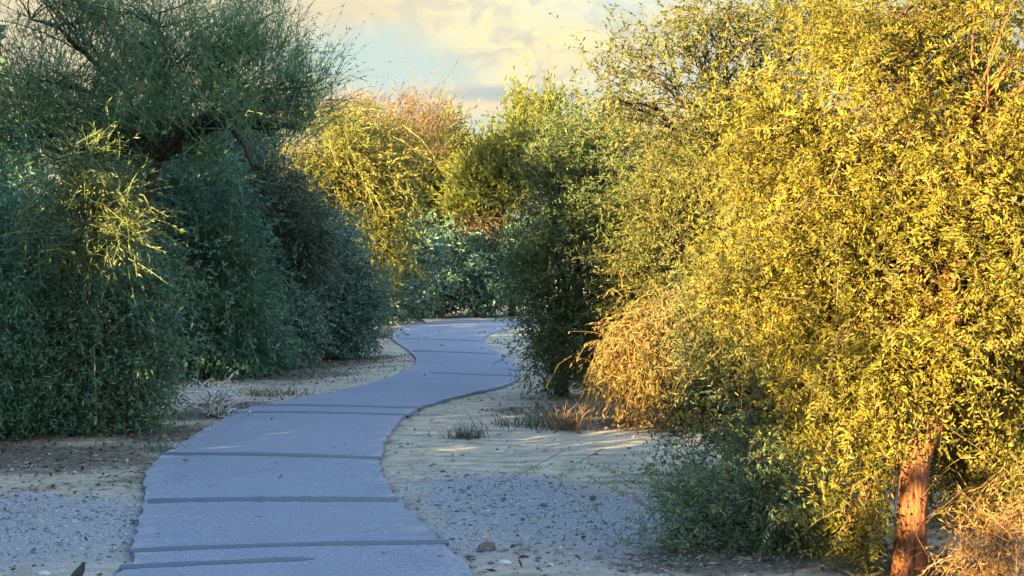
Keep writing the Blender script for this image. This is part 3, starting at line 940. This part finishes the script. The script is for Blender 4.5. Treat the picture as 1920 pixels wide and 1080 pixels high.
# ------------------------------------------------------------------ middle distance
GOLD = style(BROOM, tw=0.022, len=0.7, up=0.15, out=0.6, droop=0.5, leaves=9, ll=0.13, lw=0.034, crad=0.25, sprays=6, rand=0.5, spread=0.6)
plant('golden_palo_verde', 'golden sunlit palo verde with drooping twigs, left of centre', 'tree',
      gx(600, 637),
      [(590, 290, 110, 75, 38, 1.4, 240), (680, 290, 90, 75, 38.5, 1.3, 200), (540, 360, 75, 60, 37.5, 1.1, 160), (640, 390, 90, 70, 38, 1.2, 210), (710, 390, 60, 70, 38, 1.0, 130), (720, 470, 35, 30, 37.5, 0.6, 40)],
      style(GOLD, ragged=0.22, bough=0.22), M['palo_gold'], M['palo'], M['bark_green'], 301, trunk_r=0.14, limb_r=0.07)
plant('pinkish_bare_tree', 'tree with pinkish bare twig tips against the sky', 'tree',
      gx(720, 600),
      [(690, 225, 70, 35, 57, 1.6, 90), (780, 240, 80, 42, 57, 1.6, 110), (730, 280, 110, 45, 57, 1.6, 130)],
      style(GOLD, up=0.8, droop=0.0, leaves=3, sprays=7, tw=0.024, ll=0.14, lw=0.03, ragged=0.25), M['peach'], M['peach'], M['bark'], 302, trunk_r=0.12, limb_r=0.05)
plant('yellow_green_tree', 'bright yellow-green tree above the far end of the path', 'tree',
      gx(800, 589),
      [(790, 310, 80, 65, 66, 1.6, 220), (860, 335, 70, 75, 67, 1.5, 200), (770, 400, 70, 65, 65, 1.3, 150), (840, 275, 35, 45, 66, 0.8, 60), (870, 410, 50, 45, 66, 1, 90)],
      style(GOLD, up=0.7, droop=0.1, ll=0.22, lw=0.06, tw=0.035), M['lime'], M['palo_gold'], M['bark_green'], 303, trunk_r=0.14, limb_r=0.07)
plant('pale_green_tree', 'pale green upright tree right of the sky gap, behind the dark green tree', 'tree',
      gx(960, 592),
      [(950, 340, 65, 85, 62, 1.6, 250), (1000, 280, 45, 70, 62, 1.5, 140), (900, 360, 55, 75, 63, 1.4, 170), (1040, 230, 40, 40, 61, 1.2, 60)],
      style(GOLD, up=1.0, droop=0.0, ll=0.24, lw=0.06, tw=0.035), M['lime'], M['palo'], M['bark_green'], 304, trunk_r=0.14, limb_r=0.07)
FARB = style(BUSH, ll=0.19, lw=0.066, crad=0.28, len=0.5, tw=0.018)
plant('far_round_shrub', 'dark teal shrub at the left where the path bends away', 'shrub', gx(725, 607),
      [(730, 520, 55, 70, 52, 1.6, 260), (700, 560, 40, 45, 50, 1.2, 130), (760, 470, 45, 50, 53, 1.2, 130)],
      FARB, M['grey_teal'], M['green_twig'], M['bark_dark'], 305, trunk_r=0.08, limb_r=0.05)
plant('far_low_shrub', 'low dark shrub directly behind the far end of the path', 'shrub', gx(820, 597),
      [(815, 530, 55, 55, 60, 1.8, 230), (850, 490, 50, 50, 61, 1.6, 150), (790, 560, 40, 30, 59, 1.4, 90)],
      style(FARB, ll=0.21, lw=0.075, ragged=0.22), M['grey_teal'], M['green_twig'], M['bark_dark'], 306, trunk_r=0.08, limb_r=0.05)
plant('far_bluish_shrub', 'bluish shrub with rusty dead top beside the dark green tree', 'shrub', gx(905, 597),
      [(905, 535, 55, 55, 61, 1.8, 200), (950, 510, 45, 60, 62, 1.6, 140), (990, 450, 40, 60, 62, 1.4, 90)],
      style(FARB, ll=0.21, lw=0.075), M['grey_teal'], M['green_twig'], M['bark_dark'], 307, trunk_r=0.08, limb_r=0.05)
plant('rusty_shrub', 'rust-coloured dry shrub top between the far shrubs and yellow trees', 'shrub', gx(895, 594),
      [(900, 418, 30, 18, 62, 1.0, 45), (868, 435, 20, 16, 62, 0.8, 30)],
      style(GOLD, leaves=5, up=0.2, tw=0.03), M['rust'], M['rust'], M['bark'], 308, trunk_r=0.08, limb_r=0.05)
rngb = np.random.default_rng(309)
blobs = []
for i in range(16):
    px = -100 + i * 135
    blobs.append((P(px + rngb.uniform(-30, 30), rngb.uniform(470, 500), 76 + rngb.uniform(-4, 6)), (3.2, 2.5, 2.6 + rngb.uniform(0, 0.8)), 55))
Q, Mi, Lv, Cv, _ = foliage(blobs, style(BUSH, ll=0.3, lw=0.11, crad=0.45, len=0.7, tw=0.03, sprays=4), rngb)
COUNT[0] += len(Q) * 2
tag(link('far_thicket', mesh_quads('far_thicket', Q, Mi, {'leaf': Lv, 'clump': Cv}), None, (M['green'], M['twig'])),
    'continuous far thicket closing the view behind all the trees', 'thicket', kind='stuff')

# ------------------------------------------------------------------ woodland left of the camera (shades the path)
def wood_mass(name, label, spots, st, mat, seed):
    """trees standing close together, seen only as one mass: trunks and foliage in one object"""
    r_ = np.random.default_rng(seed)
    wb, tr = [], []
    for (x, y, h, r, nc) in spots:
        wb.append(((x, y, h * 0.52), (r, r, h * 0.5), nc))
        lp = curve_pts(np.array((x, y, -0.1)), np.array((x + r_.uniform(-.2, .2), y, h * 0.6)), 0.0, 5, r_, 0.03)
        p, rd = lp, np.linspace(0.09, 0.03, 5)
        for a in range(4):
            for b in range(5):
                q = []
                for (i_, ang) in ((a, b), (a, b + 1), (a + 1, b + 1), (a + 1, b)):
                    t_ = ang / 5 * 2 * math.pi
                    q.append(p[i_] + rd[i_] * np.array((math.cos(t_), math.sin(t_), 0)))
                tr.append(q)
    Q, Mi, Lv, Cv, _ = foliage(wb, st, r_)
    tr = np.array(tr)
    Q = np.concatenate((Q, tr)); Mi = np.concatenate((Mi, np.ones(len(tr), int)))
    Lv = np.concatenate((Lv, np.zeros(len(tr)))); Cv = np.concatenate((Cv, np.zeros(len(tr))))
    COUNT[0] += len(Q) * 2
    tag(link(name, mesh_quads(name, Q, Mi, {'leaf': Lv, 'clump': Cv}), None, (mat, M['twig'])), label, 'woodland', kind='stuff')


WOOD = style(BUSH, crad=0.22, len=0.4, tw=0.02, core=0.15, ragged=0.06, twig_frac=0.3, per_bough=6, bough=0.25)
wood_mass('low_hedge', 'low desert scrub continuing towards the viewer beyond the left edge',
          [(-6.3 - 0.15 * (i % 2) - max(0.0, y_ - 7.5) * 0.28, y_, float(np.interp(y_, (-5, 1.2, 2.6, 5, 6.8, 8.9, 10.2, 11.6), (1.85, 1.9, 2.75, 2.75, 2.0, 1.5, 1.9, 2.85))), 0.95, 100)
           for i, y_ in enumerate(np.arange(-4.2, 11.8, 0.8))]
          + [(-8.2 - (y_ - 12) * 0.24, y_, 2.5, 1.0, 60) for y_ in np.arange(12.2, 32, 1.1)],
          style(WOOD, ll=0.20, lw=0.10, sprays=4, leaves=5, len=0.3, wild=0.0), M['teal'], 400)
wood_mass('woodland', 'dense desert woodland continuing beyond the left edge',
          [(-9.6, 12.3, 5.0, 1.6, 340), (-9.2, 14.0, 3.8, 1.4, 220), (-10.4, 14.6, 10, 1.9, 420), (-11, 16.6, 11, 2.4, 420), (-11.4, 18.8, 11, 2.4, 380), (-12, 21, 9.8, 2.4, 320), (-10.7, 11.0, 5.2, 1.5, 220)],
          style(WOOD, ll=0.34, lw=0.18, sprays=3, leaves=5, wild=0.0), M['teal'], 401)
wood_mass('far_woodland', 'woodland behind the left shrubs, out along the wash',
          [(-12, 22.5, 6.9, 1.9, 300), (-12.8, 25, 6.5, 2.2, 300), (-12.5, 29, 4.0, 2.2, 200), (-14, 33, 3.4, 2.2, 200), (-15, 37, 4.4, 2.4, 200), (-17, 42, 6.2, 2.8, 220), (-19, 46, 8.0, 3, 240), (-20, 50, 8.2, 3, 240), (-21, 54, 8.0, 3, 220)],
          style(WOOD, ll=0.38, lw=0.2, sprays=3, leaves=4, wild=0.0), M['teal'], 402)
wood_mass('right_woodland', 'sunlit thicket continuing beyond the right edge',
          [(4.9, 10.8, 3.6, 1.2, 120), (6.2, 13.5, 4.2, 1.5, 130), (5.6, 17, 4.0, 1.6, 130), (8.2, 18.5, 4.6, 1.9, 130), (7.4, 23, 4.8, 2.0, 130), (10.5, 25, 5, 2.2, 120), (11, 31, 5, 2.4, 120), (15, 33, 5.4, 2.6, 110), (13, 40, 5.5, 2.8, 110), (19, 40, 6, 3, 100)],
          style(WOOD, ll=0.18, lw=0.075, sprays=3, leaves=6, core=0.3, ragged=0.15), M['olive_gold'], 403)

# ------------------------------------------------------------------ small things
def rock(name, label, px, py, w, h, mat, seed, cat='rock', group=None):
    r = np.random.default_rng(seed)
    c = G(px, py); s = c[1] / FPX
    import bmesh
    bm = bmesh.new()
    bmesh.ops.create_icosphere(bm, subdivisions=2, radius=1.0)
    off = r.normal(size=(6, 3))
    for vv in bm.verts:
        p = np.array(vv.co)
        k = 1 + 0.16 * sum(math.sin(2.1 * float(p @ off[i]) + i) for i in range(4)) / 2 + 0.05 * r.normal()
        vv.co = Vector((p[0] * k * w * s / 2, p[1] * k * w * s / 2 * 0.8, max(p[2], -0.5) * k * h * s * 0.62 + h * s * 0.3))
    me = bpy.data.meshes.new(name); bm.to_mesh(me); bm.free()
    ob = link(name, me, None, (mat,))
    ob.location = (c[0], c[1], 0.0)
    tag(ob, label, cat, group)


rock('dirt_clod', 'dark lumpy clod on the gravel at the end of a sealed crack', 912, 1034, 36, 20, M['clod'], 1, 'clod')
rock('flat_stone', 'small flat brownish stone lying right of the dark clod', 982, 1035, 24, 8, M['clod'], 2, 'stone')
rock('white_stone', 'flat white stone on the dirt below the dark clod', 948, 1057, 28, 7, M['rock'], 3, 'stone')
rock('pale_stone', 'small pale stone right of the white stone near the bottom', 1031, 1062, 20, 6, M['rock'], 4, 'stone')
rock('pale_slab', 'flat pale slab at the bottom edge left of the bird', 80, 1079, 26, 8, M['rock'], 5, 'stone')
rock('dark_stone', 'small dark stone in the middle of the right gravel patch', 1112, 938, 12, 10, M['clod'], 6, 'stone')
rock('black_pebble', 'tiny black stone on gravel beneath the feathery branches', 1018, 950, 12, 8, M['clod'], 7, 'stone')


def grass_clump(name, label, px, py, n, hgt, spread, mat, seed, width=0.012, cat='grass'):
    r = np.random.default_rng(seed)
    c = G(px, py)
    p0 = c + np.stack((r.normal(0, spread, n), r.normal(0, spread * 0.7, n), np.zeros(n)), -1)
    dr = unit(np.stack((r.normal(0, 0.35, n), r.normal(0, 0.35, n), np.ones(n)), -1))
    L = hgt * r.uniform(0.4, 1.2, (n, 1)); side = unit(np.cross(dr, r.normal(size=(n, 3))))
    bend = np.stack((r.normal(0, 0.3, n), r.normal(0, 0.3, n), -0.25 * r.random(n)), -1)
    Qs = []
    for s in range(3):
        t0, t1 = s / 3, (s + 1) / 3
        a = p0 + dr * L * t0 + bend * L * t0 * t0; b = p0 + dr * L * t1 + bend * L * t1 * t1
        w0, w1 = width * (1 - 0.9 * t0), width * (1 - 0.9 * t1)
        Qs.append(np.stack((a - side * w0 / 2, a + side * w0 / 2, b + side * w1 / 2, b - side * w1 / 2), 1))
    Q = np.concatenate(Qs)
    lv = np.tile(r.random(n), 3)
    root = empty(name, c)
    tag(root, label, cat)
    o = link('blades', mesh_quads('blades', Q, None, {'leaf': lv, 'clump': lv}), root, (mat,))
    o['kind'] = 'stuff'


grass_clump('green_tuft', 'small dark green tuft alone on the pale sand', 876, 822, 190, 0.20, 0.11, M['tuft'], 61, 0.009, 'tuft')
grass_clump('dry_grass', 'clump of tall reddish dry grass stems beneath the dark green tree', 1062, 808, 150, 0.36, 0.14, M['rust'], 62, 0.011)
grass_clump('brown_grass', 'low brownish dead grass between the path and the reddish clump', 1000, 802, 260, 0.24, 0.26, M['brown'], 63, 0.010)
grass_clump('verge_weed', 'small grey-green weed on the left path edge', 296, 846, 90, 0.14, 0.10, M['grey_teal'], 64, 0.014, 'weed')
grass_clump('pale_grass', 'pale dry grass beside the dead branches on the left verge', 500, 742, 220, 0.16, 0.28, M['litter'], 65, 0.016)

# bleached dead branches
rr = np.random.default_rng(70)
c = G(402, 782)
root = empty('dead_branches', c)
tag(root, 'heap of bleached grey dead branches on the left verge', 'branches')
for i in range(20):
    a = rr.uniform(0, 6.28); e = rr.uniform(0.1, 1.15)
    ln = rr.uniform(0.3, 0.62)
    s0 = c + np.array((rr.normal(0, 0.10), rr.normal(0, 0.10), 0.02))
    s1 = s0 + ln * np.array((math.cos(a) * math.cos(e), math.sin(a) * math.cos(e), math.sin(e)))
    t = Tubes()
    lp = curve_pts(s0, s1, rr.uniform(-0.05, 0.08), 6, rr, 0.02)
    t.add(*tube(lp, np.linspace(0.014, 0.006, 6), 5))
    for _ in range(3):
        b0 = lp[rr.integers(2, 5)]
        b1 = b0 + 0.18 * unit(s1 - s0 + 0.5 * rr.normal(size=3)); b1[2] = max(b1[2], 0.015)
        t.add(*tube(curve_pts(b0, b1, 0.01, 4, rr, 0.01), np.linspace(0.009, 0.005, 4), 4))
    link('branch', t.mesh('branch'), root, (M['dead'],))

# fallen log
rr = np.random.default_rng(71)
a, b = G(468, 699) + np.array((0, 0, 0.07)), G(520, 703) + np.array((0, 0, 0.07))
v, f = tube(curve_pts(a, b, 0.0, 7, rr, 0.008), [0.085, 0.09, 0.088, 0.09, 0.085, 0.082, 0.075], 12, rr, 0.08)
lg = link('fallen_log', mesh_pydata('fallen_log', v, f, True), None, (M['bark_dark'],))
tag(lg, 'short dark fallen log under the blue-green shrub', 'log')

# bird at the lower left
rr = np.random.default_rng(72)
c = G(146, 1108)
root = empty('bird', c)
tag(root, 'small dark bird standing on the left gravel at the bottom edge', 'bird')
s = 0.082
bp = [(-0.95, 0, 0.48), (-0.62, 0, 0.70), (-0.30, 0, 0.92), (0.0, 0, 1.18), (0.20, 0, 1.48), (0.27, 0, 1.70), (0.33, 0, 1.86), (0.42, 0, 1.92)]
br_ = [0.05, 0.12, 0.27, 0.33, 0.26, 0.17, 0.16, 0.05]
v, f = tube([c + s * np.array(p) for p in bp], [x * s for x in br_], 12)
body = link('body', mesh_pydata('body', v, f, True), root, (M['bird'],))
v, f = tube([c + s * np.array(p) for p in ((0.40, 0, 1.90), (0.52, 0, 1.89), (0.64, 0, 1.86))], [0.06 * s, 0.04 * s, 0.005 * s], 6)
link('beak', mesh_pydata('beak', v, f, True), root, (M['clod'],))
for sd in (-0.14, 0.14):
    v, f = tube([c + s * np.array(p) for p in ((-0.05, sd, 0.95), (-0.1, sd, 0.5), (0.0, sd, 0.12), (0.02, sd, 0.02), (0.2, sd, 0.0))], [0.07 * s, 0.045 * s, 0.03 * s, 0.03 * s, 0.02 * s], 6)
    link('leg', mesh_pydata('leg', v, f, True), root, (M['clod'],))
for sd in (-0.3, 0.3):
    v, f = tube([c + s * np.array(p) for p in ((0.05, sd * 0.9, 1.25), (-0.25, sd, 1.0), (-0.6, sd * 0.7, 0.74))], [0.1 * s, 0.13 * s, 0.03 * s], 8)
    link('wing', mesh_pydata('wing', v, f, True), root, (M['bird'],))
print('TRIS', COUNT[0])
